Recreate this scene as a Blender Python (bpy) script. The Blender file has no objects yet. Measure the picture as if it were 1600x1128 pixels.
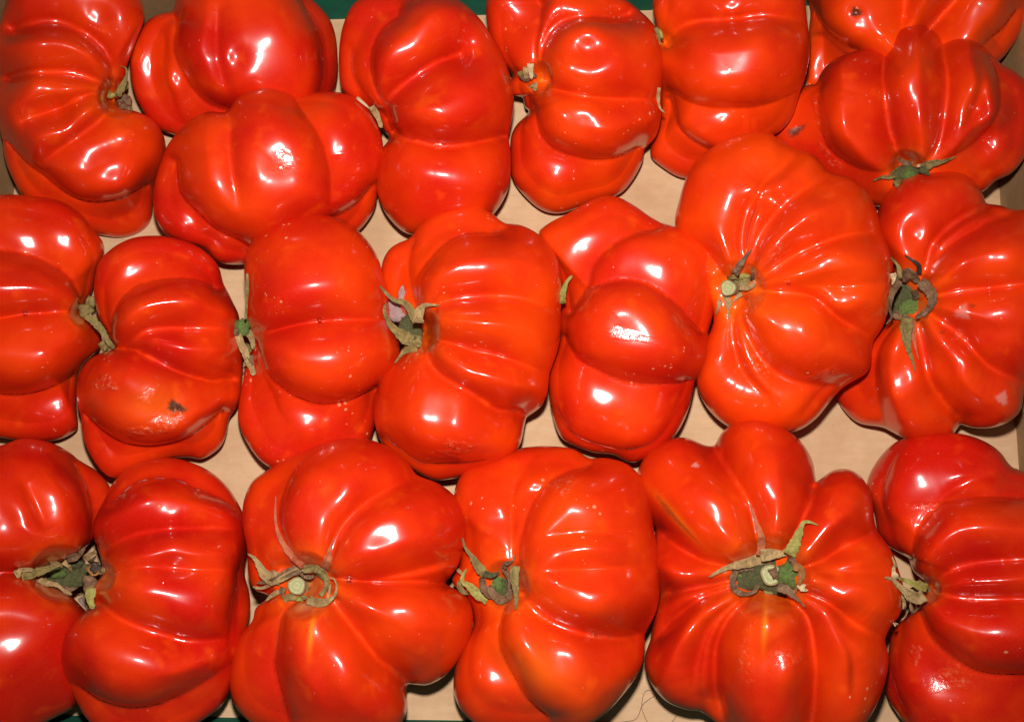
import bpy, bmesh, math, random
import numpy as np
from mathutils import Vector, Matrix

# ------------------------------------------------------------------ camera, world, flash, exposure
sc = bpy.context.scene
C = sc.collection
TILT = math.radians(8.0)
DIST = 0.68
AIM = Vector((0, 0, 0.042))
FOV = 2 * math.atan(0.272 / DIST)
cam_d = bpy.data.cameras.new('camera')
cam_d.sensor_fit = 'HORIZONTAL'
cam_d.angle = FOV
cam_d.clip_start = 0.02
cam_d.clip_end = 50
cam = bpy.data.objects.new('camera', cam_d)
C.objects.link(cam)
cam.location = AIM + DIST * Vector((0, -math.sin(TILT), math.cos(TILT)))
cam.rotation_euler = (TILT, 0, 0)
sc.camera = cam

w = bpy.data.worlds.new('World')
sc.world = w
w.use_nodes = True
w.node_tree.nodes['Background'].inputs[0].default_value = (1.0, 0.93, 0.86, 1)
w.node_tree.nodes['Background'].inputs[1].default_value = 0.035

CAM = np.array(cam.location)
RIGHT = np.array((1.0, 0, 0))
UP = np.array((0, math.cos(TILT), math.sin(TILT)))
FWD = np.array((0, math.sin(TILT), -math.cos(TILT)))

fl = bpy.data.lights.new('flash', 'SPOT')
fl.shadow_soft_size = 0.014
fl.spot_size = math.radians(86)
fl.spot_blend = 1.0
fl.energy = 31.0
fl.color = (1.0, 0.97, 0.93)
flo = bpy.data.objects.new('flash', fl)
C.objects.link(flo)
flo.location = Vector(CAM + UP * 0.084 - RIGHT * 0.004 + FWD * 0.01)
flo.rotation_euler = (Vector((0, 0.0, 0.04)) - flo.location).to_track_quat('-Z', 'Y').to_euler()

sc.view_settings.view_transform = 'Standard'
sc.view_settings.look = 'None'
sc.view_settings.exposure = 0.0
sc.view_settings.gamma = 1.0
sc.render.engine = 'CYCLES'
sc.cycles.use_denoising = True
sc.cycles.max_bounces = 8

# ------------------------------------------------------------------ photo geometry helpers
K = 2 * math.tan(FOV / 2) / 1600.0


def rays(p):
    p = np.asarray(p, float)
    return FWD + ((p[..., 0:1] - 800) * K) * RIGHT - ((p[..., 1:2] - 564) * K) * UP


def at_height(p, z):
    r = rays(p)
    t = (z - CAM[2]) / r[..., 2:3]
    return CAM + r * t


def project(P):
    d = P - CAM
    dep = d @ FWD
    return np.stack((800 + (d @ RIGHT) / dep / K, 564 - (d @ UP) / dep / K), -1), dep


CROP = {'A': (0, 0, 2.819), 'B': (380, 0, 2.8205), 'C': (760, 0, 2.819), 'D': (1160, 0, 2.8205),
        'E': (0, 340, 2.6857), 'F': (340, 340, 2.6857), 'G': (740, 300, 2.5643), 'H': (1080, 260, 2.452),
        'I': (0, 690, 2.575), 'J': (340, 690, 2.576), 'K': (680, 690, 2.576), 'L': (980, 650, 2.359),
        'M': (1320, 650, 2.36), 'P': (0, 0, 1.0),
        # calyx close-ups
        's18': (380, 840, 8.889), 's20': (1080, 800, 7.05), 's19': (700, 820, 7.52), 's14': (1090, 380, 8.68),
        's15': (1370, 390, 5.64), 's12': (580, 430, 8.06), 's16': (0, 840, 8.889), 's21': (1370, 860, 9.4),
        's8': (1350, 230, 10.0), 's9': (110, 450, 10.25), 's11': (350, 480, 9.4), 's1': (160, 90, 12.54),
        's5': (780, 80, 10.25), 's6': (1010, 30, 7.05), 's13': (860, 410, 14.1), 'hair': (940, 1040, 10.0)}


def px(crop, pts):
    x0, y0, s = CROP[crop]
    return np.array([(x0 + a / s, y0 + b / s) for a, b in pts])


def nums(s):
    return [tuple(float(v) for v in q.split(',')) for q in s.split()]


def spline(P, n=6, closed=False):
    P = np.asarray(P, float)
    N = len(P)
    out = []
    t = np.linspace(0, 1, n, endpoint=False)[:, None]
    for i in range(N if closed else N - 1):
        if closed:
            a, b, c, d = P[i - 1], P[i], P[(i + 1) % N], P[(i + 2) % N]
        else:
            b, c = P[i], P[i + 1]
            a = P[i - 1] if i else 2 * b - c
            d = P[i + 2] if i + 2 < N else 2 * c - b
        l1, l2, l3 = [max(np.linalg.norm(q) ** 0.5, 1e-6) for q in (b - a, c - b, d - c)]
        m1 = ((b - a) / l1 - (c - a) / (l1 + l2) + (c - b) / l2) * l2
        m2 = ((c - b) / l2 - (d - b) / (l2 + l3) + (d - c) / l3) * l2
        t2, t3 = t * t, t * t * t
        out.append((2 * t3 - 3 * t2 + 1) * b + (t3 - 2 * t2 + t) * m1 + (-2 * t3 + 3 * t2) * c + (t3 - t2) * m2)
    if not closed:
        out.append(P[-1:])
    return np.concatenate(out)


def link(name, verts, faces, mat, parent=None, smooth=True, loc=(0, 0, 0)):
    me = bpy.data.meshes.new(name)
    loc = np.asarray(loc, float)
    me.from_pydata((np.asarray(verts) - loc).tolist(), [], [tuple(int(i) for i in f) for f in faces])
    me.update()
    if smooth:
        me.polygons.foreach_set('use_smooth', [True] * len(me.polygons))
    o = bpy.data.objects.new(name, me)
    C.objects.link(o)
    if mat:
        me.materials.append(mat)
    if parent is not None:
        o.parent = parent
        o.location = Vector(loc) - parent.location
    else:
        o.location = loc
    return o


# ------------------------------------------------------------------ node helpers
class NT:
    def __init__(self, name):
        self.m = bpy.data.materials.new(name)
        self.m.use_nodes = True
        self.t = self.m.node_tree
        self.b = self.t.nodes['Principled BSDF']

    def n(self, kind, **kw):
        o = self.t.nodes.new('ShaderNode' + kind)
        for k, v in kw.items():
            if k.startswith('i_'):
                key = k[2:]
                o.inputs[int(key) if key.isdigit() else key].default_value = v
            else:
                setattr(o, k, v)
        return o

    def l(self, a, b):
        self.t.links.new(a, b)

    def noise(self, vec, scale, detail=2, rough=0.5):
        o = self.n('TexNoise', i_Scale=scale, i_Detail=detail, i_Roughness=rough)
        self.l(vec, o.inputs['Vector'])
        return o.outputs['Fac']

    def ramp(self, fac, a, b, lo=0.0, hi=1.0):
        o = self.n('MapRange', interpolation_type='SMOOTHSTEP')
        self.l(fac, o.inputs['Value'])
        for k, v in (('From Min', a), ('From Max', b), ('To Min', lo), ('To Max', hi)):
            o.inputs[k].default_value = v
        return o.outputs['Result']

    def math(self, op, a, b=None):
        o = self.n('Math', operation=op)
        for i, v in enumerate((a, b)):
            if v is None:
                continue
            if isinstance(v, (int, float)):
                o.inputs[i].default_value = v
            else:
                self.l(v, o.inputs[i])
        return o.outputs[0]

    def mix(self, fac, a, b):
        o = self.n('Mix', data_type='RGBA')
        for i, v in ((0, fac), (6, a), (7, b)):
            if isinstance(v, (int, float)):
                o.inputs[i].default_value = v
            elif isinstance(v, tuple):
                o.inputs[i].default_value = v + (1,) if len(v) == 3 else v
            else:
                self.l(v, o.inputs[i])
        return o.outputs[2]

    def attr(self, name):
        return self.n('Attribute', attribute_name=name).outputs['Fac']


# ------------------------------------------------------------------ materials
def tomato_material():
    k = NT('tomato_skin')
    tc = k.n('TexCoord').outputs['Object']
    oi = k.n('ObjectInfo')
    sepc = k.n('SeparateColor')
    k.l(oi.outputs['Color'], sepc.inputs[0])
    warm = sepc.outputs[0]
    dust = sepc.outputs[1]
    ofs = k.n('VectorMath', operation='SCALE')
    ofs.inputs[0].default_value = (3.1, 7.7, 1.3)
    k.l(oi.outputs['Random'], ofs.inputs['Scale'])
    add = k.n('VectorMath', operation='ADD')
    k.l(tc, add.inputs[0])
    k.l(ofs.outputs[0], add.inputs[1])
    v = add.outputs[0]
    big = k.noise(v, 22, 3, 0.55)
    f = k.ramp(big, 0.34, 0.72)
    f2 = k.math('ADD', k.math('MULTIPLY', f, 0.60), k.math('SUBTRACT', warm, 0.08))
    cl = k.n('Clamp')
    k.l(f2, cl.inputs[0])
    col = k.mix(cl.outputs[0], (0.47, 0.0062, 0.0020), (0.75, 0.049, 0.0013))
    # bright flesh spots and fine grain of the skin
    blot = k.ramp(k.noise(v, 75, 2), 0.58, 0.80, 0, 0.30)
    col = k.mix(blot, col, (0.90, 0.10, 0.004))
    grain = k.ramp(k.noise(v, 1500, 2, 0.7), 0.45, 0.75, 0, 0.14)
    col = k.mix(grain, col, (0.85, 0.085, 0.012))
    # orange round the stem scar, pale corky lines in the folds
    st = k.math('MULTIPLY', k.attr('stem_near'), k.ramp(k.noise(v, 160, 3), 0.3, 0.7, 0.35, 1.0))
    col = k.mix(st, col, (0.90, 0.17, 0.006))
    cork = k.math('MULTIPLY', k.math('MULTIPLY', k.attr('cork'), k.ramp(k.noise(v, 330, 4, 0.7), 0.42, 0.62)), k.ramp(k.noise(v, 40, 2), 0.45, 0.62))
    col = k.mix(cork, col, (0.80, 0.30, 0.16))
    # marks of single fruits
    col = k.mix(k.attr('mark_pale'), col, (0.62, 0.36, 0.30))
    col = k.mix(k.attr('mark_orange'), col, (0.95, 0.24, 0.01))
    dk = k.math('MULTIPLY', k.attr('mark_dark'), k.ramp(k.noise(v, 500, 3), 0.25, 0.5, 0.6, 1.0))
    col = k.mix(dk, col, (0.030, 0.022, 0.012))
    # dried splashes and dust flakes: small cells where a patchy mask lets them through
    vo = k.n('TexVoronoi', feature='F1', i_Scale=330.0, i_Randomness=1.0)
    k.l(v, vo.inputs['Vector'])
    wob = k.math('ADD', vo.outputs['Distance'], k.math('MULTIPLY', k.noise(v, 1400, 2), 0.25))
    cs = k.n('SeparateColor')
    k.l(vo.outputs['Color'], cs.inputs[0])
    pick = k.ramp(cs.outputs[0], 0.55, 0.95)
    patch = k.ramp(k.math('ADD', k.noise(v, 34, 3, 0.6), k.math('MULTIPLY', dust, 0.30)), 0.60, 0.78)
    size = k.math('MULTIPLY', k.math('MULTIPLY', pick, patch), 0.36)
    fleck = k.ramp(k.math('SUBTRACT', size, k.math('SUBTRACT', wob, 0.12)), -0.03, 0.07)
    vo2 = k.n('TexVoronoi', feature='F1', i_Scale=150.0, i_Randomness=1.0)
    k.l(v, vo2.inputs['Vector'])
    cs2 = k.n('SeparateColor')
    k.l(vo2.outputs['Color'], cs2.inputs[0])
    lone = k.math('MULTIPLY', k.ramp(vo2.outputs['Distance'], 0.03, 0.075, 1, 0),
                  k.ramp(cs2.outputs[1], 0.70, 0.74))
    fleck = k.math('MAXIMUM', fleck, k.math('MULTIPLY', lone, 0.8))
    scuff = k.math('MULTIPLY', k.attr('scuff'), k.ramp(k.noise(v, 420, 5, 0.75), 0.50, 0.66))
    fleck = k.math('MAXIMUM', fleck, scuff)
    col = k.mix(k.math('MULTIPLY', fleck, 0.5), col, (0.78, 0.33, 0.17))
    k.l(col, k.b.inputs['Base Color'])
    # gloss
    smear = k.ramp(k.noise(v, 60, 4, 0.65), 0.35, 0.75, 0.34, 0.44)
    rough = k.math('ADD', smear, k.math('MULTIPLY', fleck, 0.4))
    k.l(rough, k.b.inputs['Roughness'])
    k.b.inputs['IOR'].default_value = 1.45
    k.b.inputs['Coat Weight'].default_value = 0.7
    k.b.inputs['Specular IOR Level'].default_value = 0.2
    k.l(k.ramp(k.noise(v, 45, 4, 0.6), 0.35, 0.75, 0.12, 0.19), k.b.inputs['Coat Roughness'])
    k.b.inputs['Coat IOR'].default_value = 1.45
    h = k.math('ADD', k.math('MULTIPLY', k.noise(v, 900, 2), 0.000008), k.math('MULTIPLY', k.noise(v, 90, 2), 0.00006))
    h = k.math('ADD', h, k.math('MULTIPLY', fleck, 0.00010))
    h = k.math('ADD', h, k.math('MULTIPLY', k.math('MULTIPLY', k.attr('scuff'), k.noise(v, 260, 3, 0.6)), 0.0009))
    bp = k.n('Bump', i_Strength=1.0, i_Distance=1.0)
    k.l(h, bp.inputs['Height'])
    k.l(bp.outputs[0], k.b.inputs['Normal'])
    k.l(bp.outputs[0], k.b.inputs['Coat Normal'])
    return k.m


def leaf_material(name, c1, c2, c3, scale=240, rough=0.65):
    k = NT(name)
    tc = k.n('TexCoord').outputs['Object']
    a = k.ramp(k.noise(tc, scale, 4, 0.65), 0.38, 0.66)
    col = k.mix(a, c1, c2)
    b = k.ramp(k.noise(tc, scale * 2.7, 3, 0.7), 0.52, 0.72)
    col = k.mix(b, col, c3)
    k.l(col, k.b.inputs['Base Color'])
    k.b.inputs['Roughness'].default_value = rough
    bp = k.n('Bump', i_Strength=1.0, i_Distance=0.0009)
    k.l(k.noise(tc, scale * 3, 4, 0.7), bp.inputs['Height'])
    k.l(bp.outputs[0], k.b.inputs['Normal'])
    return k.m


def board_material(name, base, dark, light, wave=True):
    k = NT(name)
    tc = k.n('TexCoord').outputs['Object']
    mp = k.n('Mapping')
    mp.inputs['Scale'].default_value = (90, 330, 120)
    k.l(tc, mp.inputs['Vector'])
    fib = k.noise(mp.outputs[0], 1.0, 4, 0.6)
    col = k.mix(k.ramp(fib, 0.3, 0.7, 0.0, 0.6), base, light)
    col = k.mix(k.ramp(k.noise(tc, 24, 4, 0.6), 0.40, 0.72, 0.0, 0.75), col, dark)
    col = k.mix(k.ramp(k.noise(tc, 900, 3, 0.8), 0.63, 0.74, 0.0, 0.6), col, tuple(x * 0.45 for x in dark))
    k.l(col, k.b.inputs['Base Color'])
    k.b.inputs['Roughness'].default_value = 0.85
    k.b.inputs['Specular IOR Level'].default_value = 0.25
    sep = k.n('SeparateXYZ')
    k.l(tc, sep.inputs[0])
    flute = k.math('SINE', k.math('MULTIPLY', sep.outputs[1], 2 * math.pi / 0.0065))
    h = k.math('ADD', k.math('MULTIPLY', flute, 0.00009 if wave else 0.0), k.math('MULTIPLY', k.noise(tc, 260, 4, 0.7), 0.00022))
    bp = k.n('Bump', i_Strength=1.0, i_Distance=1.0)
    k.l(h, bp.inputs['Height'])
    k.l(bp.outputs[0], k.b.inputs['Normal'])
    return k.m


SKIN = tomato_material()
LEAF = {
    'o': leaf_material('dry_olive_sepal', (0.13, 0.085, 0.020), (0.22, 0.16, 0.040), (0.30, 0.20, 0.070)),
    't': leaf_material('dry_tan_sepal', (0.26, 0.16, 0.060), (0.38, 0.25, 0.100), (0.15, 0.080, 0.030)),
    'b': leaf_material('dry_brown_sepal', (0.090, 0.040, 0.016), (0.17, 0.085, 0.035), (0.26, 0.15, 0.070)),
    'k': leaf_material('blackened_sepal', (0.022, 0.012, 0.007), (0.05, 0.028, 0.014), (0.10, 0.055, 0.028)),
    'l': leaf_material('yellow_green_sepal', (0.20, 0.165, 0.025), (0.30, 0.27, 0.060), (0.36, 0.27, 0.090)),
    'g': leaf_material('green_calyx', (0.060, 0.100, 0.012), (0.12, 0.19, 0.030), (0.22, 0.22, 0.070), 700),
    'd': leaf_material('dark_green_calyx', (0.040, 0.045, 0.010), (0.085, 0.085, 0.022), (0.13, 0.085, 0.035), 600),
    'p': leaf_material('reddish_sepal_and_scar', (0.34, 0.060, 0.020), (0.42, 0.11, 0.040), (0.30, 0.13, 0.055)),
    'y': leaf_material('pale_dry_sepal', (0.46, 0.33, 0.17), (0.52, 0.40, 0.23), (0.32, 0.20, 0.090)),
    'n': leaf_material('orange_brown_sepal', (0.24, 0.085, 0.018), (0.34, 0.14, 0.030), (0.16, 0.080, 0.030)),
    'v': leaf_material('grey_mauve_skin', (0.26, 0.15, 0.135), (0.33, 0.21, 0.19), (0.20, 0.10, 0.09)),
}


def stub_material():
    k = NT('cut_stem')
    tc = k.n('TexCoord').outputs['UV']
    ln = k.n('VectorMath', operation='LENGTH')
    k.l(tc, ln.inputs[0])
    r = k.math('ADD', ln.outputs['Value'], k.math('MULTIPLY', k.noise(tc, 3.0, 4), 0.5))
    rg = k.ramp(k.math('SINE', k.math('MULTIPLY', r, 15.0)), -0.8, 0.9, 0.25, 0.65)
    col = k.mix(rg, (0.20, 0.21, 0.07), (0.38, 0.37, 0.16))
    col = k.mix(k.ramp(r, 0.95, 1.12), col, (0.20, 0.15, 0.06))
    oc = k.n('TexCoord').outputs['Object']
    col = k.mix(k.ramp(k.noise(oc, 700, 4), 0.5, 0.7, 0, 0.6), col, (0.30, 0.26, 0.12))
    k.l(col, k.b.inputs['Base Color'])
    k.b.inputs['Roughness'].default_value = 0.6
    bp = k.n('Bump', i_Strength=0.8, i_Distance=0.0004)
    k.l(rg, bp.inputs['Height'])
    k.l(bp.outputs[0], k.b.inputs['Normal'])
    return k.m


STUB = stub_material()
CARD = board_material('cardboard', (0.49, 0.298, 0.165), (0.39, 0.225, 0.115), (0.56, 0.36, 0.21))
WALL = board_material('shaded_brown_cardboard', (0.30, 0.165, 0.068), (0.24, 0.125, 0.048), (0.36, 0.21, 0.095), False)  # same card in a darker tone: dimness of grazing light put into the colour
GREEN = board_material('green_printed_card', (0.006, 0.085, 0.045), (0.005, 0.06, 0.032), (0.01, 0.11, 0.06), False)

# ------------------------------------------------------------------ the fruit, traced lobe by lobe
# each: outline, folds (strength letter + points), centre and equator height, dome, lowered or raised lobes, marks
T = []


def tom(name, crop, outline, folds, z=0.042, dome=0.92, warm=0.0, dust=0.0, stem=None, lobes=(), marks=(),
        centre=None, label='', fold=1.0, flat=2.0):
    if isinstance(outline, str):
        outline = px(crop, nums(outline))
    F = []
    for q in folds:
        cr, s = crop, q
        parts = s.split(' ', 1)
        k = parts[0]
        if ':' in k:
            cr, k = k.split(':')
        F.append((k, px(cr, nums(parts[1]))))
    T.append(dict(name=name, outline=np.asarray(outline), folds=F, z=z, dome=dome, warm=warm, dust=dust, stem=stem,
                  lobes=lobes, marks=marks, centre=centre, label=label, fold=fold, flat=flat))


def P(s):
    return np.array(nums(s))


tom('t1', 'A', '60,-60 25,20 0,90 -15,200 -10,350 0,500 5,620 15,700 45,780 90,860 150,930 240,985 350,1025 440,1045 530,1055 '
    '620,1030 670,980 682,880 690,790 715,720 720,640 690,560 640,510 580,485 535,450 550,390 558,300 575,240 600,170 628,90 '
    '615,20 570,-60 480,-110 300,-130 150,-110',
    ['S 530,400 520,290 480,190 400,110 250,60 20,85', 'S 530,420 500,370 420,340 330,310 200,298 50,310 -20,335',
     'M 520,425 470,410 380,420 280,470 200,500 90,540', 'M 530,450 440,540 340,610 240,680 170,740',
     'SL 690,850 660,865 560,910 430,935 320,925 200,850 150,800 30,690 -20,620', 'W 540,440 560,500 540,560'],
    stem=(190, 150, 38, 34), lobes=[(60, 290, 60, -24), (190, 345, 50, -26)], warm=0.10, z=0.044, centre=(120, 165),
    label='long ribbed tomato in the top left corner of the box')
tom('t2', 'P', P('277,-5 268,16 248,20 227,32 208,70 200,100 206,145 228,185 250,205 273,214 300,230 360,240 430,225 '
    '490,190 512,160 525,130 528,80 518,35 495,5 460,-20 400,-40 330,-35'),
    ['W 340,15 338,80 360,160', 'SR 262,30 257,74 266,110 294,153 333,178 370,190', 'MR 241,60 238,117 252,160 270,192 290,210', 'ML 478,-5 504,43 514,78 511,117 500,150'], z=0.036, dome=0.86, warm=0.0, dust=0.1,
    lobes=[(226, 120, 40, -16), (522, 90, 20, -14)], centre=(400, 85),
    label='smooth-topped tomato behind the glare-spotted one, between it and the top edge')
tom('t3', 'P', P('258,231 280,209 305,188 330,179 358,180 376,157 410,143 447,145 470,147 500,143 535,146 568,163 584,187 '
    '594,215 597,255 594,300 588,330 562,364 530,374 470,390 400,414 355,416 335,409 316,390 285,382 255,366 239,340 235,305 243,265'),
    ['SR 258,255 266,301 287,333 314,362 358,387 390,405', 'W 358,184 355,220 362,270 375,330',
     'ML 462,145 486,184 511,230 522,277 518,319', 'SL 594,292 571,326 532,348 480,368'], z=0.047, dome=0.92, warm=0.04,
    lobes=[(262, 340, 40, -14), (560, 350, 36, -14)], centre=(438, 262), marks=[('dent', 448, 250, 38, 32, 0, 6.5), ('scuff', 450, 252, 22, 18, 0, 0.25)],
    label='broad tomato with large dented glare spot, resting over its neighbour behind')
tom('t4', 'B', '480,10 435,100 415,200 415,330 430,400 480,450 560,490 590,530 615,580 640,612 610,660 595,740 595,830 630,930 '
    '720,1015 800,1020 900,1005 1060,960 1120,900 1160,820 1175,700 1175,550 1175,420 1150,300 1110,220 1060,130 1000,60 940,10 '
    '850,-30 700,-45 560,-30',
    ['SR 660,25 570,100 532,200 530,300 550,390 600,470', 'MR 440,200 445,320 500,420 580,490',
     'S 600,520 610,440 680,370 760,305 830,260 890,230 970,205', 'S 620,600 730,635 850,655 1000,650 1180,615'],
    warm=0.06, lobes=[(548, 120, 40, -14)], centre=(690, 175), z=0.045,
    label='kidney-shaped tomato of three big lobes just below the green box edge')
tom('t5', 'C', '0,0 0,100 20,190 60,270 110,330 90,370 100,420 150,430 165,475 185,492 130,550 105,600 100,700 110,790 170,870 '
    '250,930 320,942 420,915 590,860 640,810 690,720 702,660 740,600 755,500 757,350 757,230 740,140 690,60 640,10 560,-20 350,-60 '
    '200,-50 100,-50 20,-40',
    ['SL 205,330 185,220 195,130 215,60 225,-20', 'S 210,340 215,220 250,130 320,65 420,40 540,35 650,28',
     'M 245,385 350,410 480,435 740,440',
     'SR 180,485 210,590 270,670 370,725 470,745 600,722 705,670', 'M 200,360 120,345 70,330', 'M 200,390 150,420 110,440'],
    warm=0.14, dust=0.2, stem=(831, 118, 30, 34), lobes=[(812, 262, 50, -18), (900, 300, 46, -20), (795, 60, 40, -10)],
    centre=(905, 140), z=0.044, label='tomato at the top with pale dry stem scar and bulging lower lobe')
tom('t6', 'P', P('1025,-10 1023,20 1028,45 1028,80 1026,120 1030,150 1030,175 1026,200 1017,225 1014,245 1037,266 1065,280 '
    '1095,278 1130,265 1175,240 1203,213 1220,202 1236,181 1245,152 1252,125 1259,90 1260,50 1256,15 1245,-30 1200,-55 1120,-60 1050,-45'),
    ['M 1034,62 1058,35 1086,25 1122,22 1180,17 1225,22 1258,30', 'W 1045,-5 1034,40',
     'MR 1028,147 1061,160 1100,170 1150,174 1195,170 1248,145', 'SR 1030,165 1047,206 1069,231 1093,247 1130,262'],
    warm=0.16, lobes=[(1040, 245, 40, -18)], centre=(1140, 110), z=0.046, stem=(1026, 60, 20, 10),
    label='squarish tomato at the top edge with three stacked horizontal ribs')
tom('t7', 'P', P('1258,-40 1262,20 1258,60 1257,95 1254,120 1256,140 1274,146 1310,150 1400,140 1500,115 1561,96 1582,74 1598,46 '
    '1606,10 1600,-60 1500,-110 1350,-110'),
    ['S D:0,0 0,0'] if False else ['D:SR 268,20 300,110 360,170 430,222 480,240', 'D:SR 255,170 300,185 380,250 430,290',
     'D:M 712,-20 705,60 700,160', 'D:S 985,-30 905,70 830,150 800,180', 'D:ML 1245,50 1180,140 1040,230'],
    warm=0.36, z=0.040, dome=0.9, lobes=[(1268, 120, 24, -8)], centre=(1430, 0),
    marks=[('dent', 1337, 28, 24, 20, 0, 3.5), ('dark', 1336, 20, 8, 6.5, 0, 0.9), ('dent', 1336, 20, 9, 7, 0, 3)],
    label='orange-red tomato in the top right corner with a round grey spot')
tom('t8', 'D', '300,370 235,400 175,450 135,530 130,620 170,700 260,770 360,830 470,880 590,905 700,905 830,890 950,870 1060,835 '
    '1110,795 1180,765 1241,700 1275,600 1290,480 1262,370 1200,310 1150,285 1110,250 1040,200 960,178 885,175 820,140 740,130 '
    '660,150 560,210 460,250 390,280 340,335 308,390',
    ['MR 320,360 298,430 300,520 320,620 370,690 450,745 560,770 690,760', 'S 615,180 605,330 630,480 650,620 690,740',
     'M 893,170 920,330 900,500 870,650 800,740', 'W 1050,200 1070,330 1040,460 980,580 860,710',
     'ML 1120,250 1170,340 1168,470 1110,580 1000,670 850,735'], warm=0.05, dust=0.15, stem=(1420, 270, 34, 30),
    lobes=[(1245, 190, 40, -20), (1290, 250, 40, -22), (1560, 190, 60, -14), (1330, 290, 50, -20)], centre=(1425, 165), z=0.046,
    marks=[('scuff', 1262, 178, 5, 26, -0.2, 0.6), ('scuff', 1284, 255, 7, 26, -0.7, 0.5), ('dark', 1230, 208, 13, 6, -0.6, 0.75), ('pale', 1228, 206, 8, 3, -0.6, 0.6)],
    label='ribbed tomato with short green stem on its lower edge, near right wall')
tom('t9', 'E', '-100,-80 0,-96 100,-93 250,-75 335,-25 400,60 432,100 440,150 410,220 390,310 362,350 345,400 390,440 420,490 '
    '412,540 372,580 342,610 325,720 325,830 332,880 280,922 200,942 100,945 0,930 -150,900 -250,700 -280,400 -220,100',
    ['SL -100,125 0,110 100,118 200,160 290,220 340,290 365,345', 'M -60,430 0,420 80,405 180,400 260,395 340,400',
     'SR -60,780 0,785 100,780 200,755 280,725 335,695', 'W 190,40 240,130 270,190'], warm=0.05,
    stem=(132, 490, 24, 20), lobes=[(110, 370, 60, -10), (60, 660, 60, -20)], centre=(40, 490), z=0.044,
    label='tomato against the left side of the box in the middle row')
tom('t10', 'E', '500,105 450,140 415,180 398,230 390,320 410,420 440,470 480,548 450,560 380,590 340,640 325,720 332,850 345,940 '
    '370,1000 420,1070 470,1100 600,1060 720,1020 800,1015 850,1020 930,965 955,905 965,850 992,800 1020,690 1012,600 1000,520 '
    '995,420 970,350 945,270 920,190 860,130 780,95 680,75 570,80',
    ['SL 430,470 450,380 510,290 600,235 720,215 830,225 935,270', 'M 500,545 540,510 620,470 740,455 850,455 990,465',
     'S 470,555 560,560 640,595 740,650 830,680 930,700 1020,690', 'SR 325,840 380,920 450,970 560,1005 680,1000 790,970 880,910 965,840',
     'W 405,250 420,340 430,440'], warm=0.02, dust=0.1, lobes=[(165, 720, 50, -26), (300, 705, 50, -22), (190, 400, 50, -8)],
    marks=[('dark', 275, 636, 14, 7, 0.3, 0.95), ('scuff', 258, 660, 36, 14, -0.5, 1.0), ('scuff', 160, 600, 18, 12, 0, 0.9),
           ('scuff', 215, 676, 14, 8, 0, 0.8), ('scuff', 232, 618, 16, 10, -0.6, 0.5), ('orange', 240, 630, 60, 40, 0, 0.22)],
    centre=(248, 545), z=0.046, label='tomato with a small black rot spot and scratches on its lower lobe')
tom('t11', 'F', '190,70 140,130 122,220 128,330 130,430 140,520 120,600 108,640 90,740 80,850 115,940 190,1030 300,1075 420,1080 '
    '540,1040 630,960 665,870 675,780 705,670 740,600 752,530 735,450 710,360 680,250 660,170 610,90 540,30 450,5 350,5 250,30',
    ['M 135,490 220,480 300,455 420,435 600,430 740,440', 'SR 135,540 165,610 190,690 260,760 350,800 450,815 560,800 690,745',
     'MR 130,620 160,690 190,760 240,860 310,930'], warm=0.04, dust=0.42,
    lobes=[(480, 680, 70, -22), (395, 660, 50, -24)], centre=(500, 500), z=0.046,
    label='smooth white-specked tomato with wilted grey-green calyx hanging down its left side')
tom('t12', 'P', P('636,368 615,378 602,390 593,411 593,444 604,470 622,500 632,530 622,552 612,566 597,586 588,623 588,660 597,694 '
    '623,716 650,738 680,752 712,748 745,735 779,722 810,694 824,657 845,631 856,581 866,540 873,490 874,444 865,405 845,374 '
    '814,351 787,343 765,327 735,319 700,325 660,343'),
    ['SL 650,500 638,440 639,420 656,396 686,366 716,350 745,345 790,345', 'SL 645,490 628,440 624,414 627,385 640,362',
     'M 650,500 679,472 712,463 760,457 795,457 837,466 874,480', 'M 655,525 697,535 735,545 765,552 810,568 862,585',
     'S 650,540 664,571 690,593 731,617 760,636 795,655 828,660', 'MR 598,692 627,718 656,736 712,736 760,725'],
    warm=0.22, dust=0.2, stem=(643, 512, 44, 44), lobes=[(605, 420, 30, -22), (650, 345, 40, -8)], centre=(742, 540), z=0.048,
    marks=[('scuff', 715, 702, 20, 12, 0, 0.9), ('scuff', 700, 715, 20, 5, 0.3, 0.4)],
    label='central bright ribbed tomato with curled dry sepals over a mauve patch')
tom('t13', 'G', '255,165 300,120 370,80 440,40 520,10 580,15 650,50 710,90 770,120 860,160 930,210 970,280 980,380 970,480 950,560 '
    '920,680 895,760 870,860 830,950 760,1030 690,1075 630,1090 560,1060 480,1050 400,1020 350,990 320,930 300,830 300,710 '
    '325,640 340,560 335,500 340,460 340,400 320,290 290,230',
    ['SL 345,470 380,420 430,350 450,280 500,210 580,150 680,110 760,105', 'WL 440,350 470,270 540,190 640,140',
     'SL 340,470 420,390 520,345 620,335 720,360 820,420 960,560', 'SR 325,580 400,680 490,740 590,780 700,795 850,790 905,770',
     'MR 310,900 380,990 480,1045 600,1065 720,1030 820,930 875,850'], warm=0.07, dust=0.1,
    lobes=[(900, 370, 60, -14), (1000, 400, 50, -6), (960, 700, 60, -10)], centre=(985, 515), z=0.048, dome=0.92,
    marks=[('dent', 975, 520, 62, 48, 0.3, 12.0), ('scuff', 978, 524, 36, 8, 0.15, 0.3), ('scuff', 915, 448, 16, 8, -0.5, 0.8)],
    label='tomato right of centre with a large flat white glare patch on its middle lobe')
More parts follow.
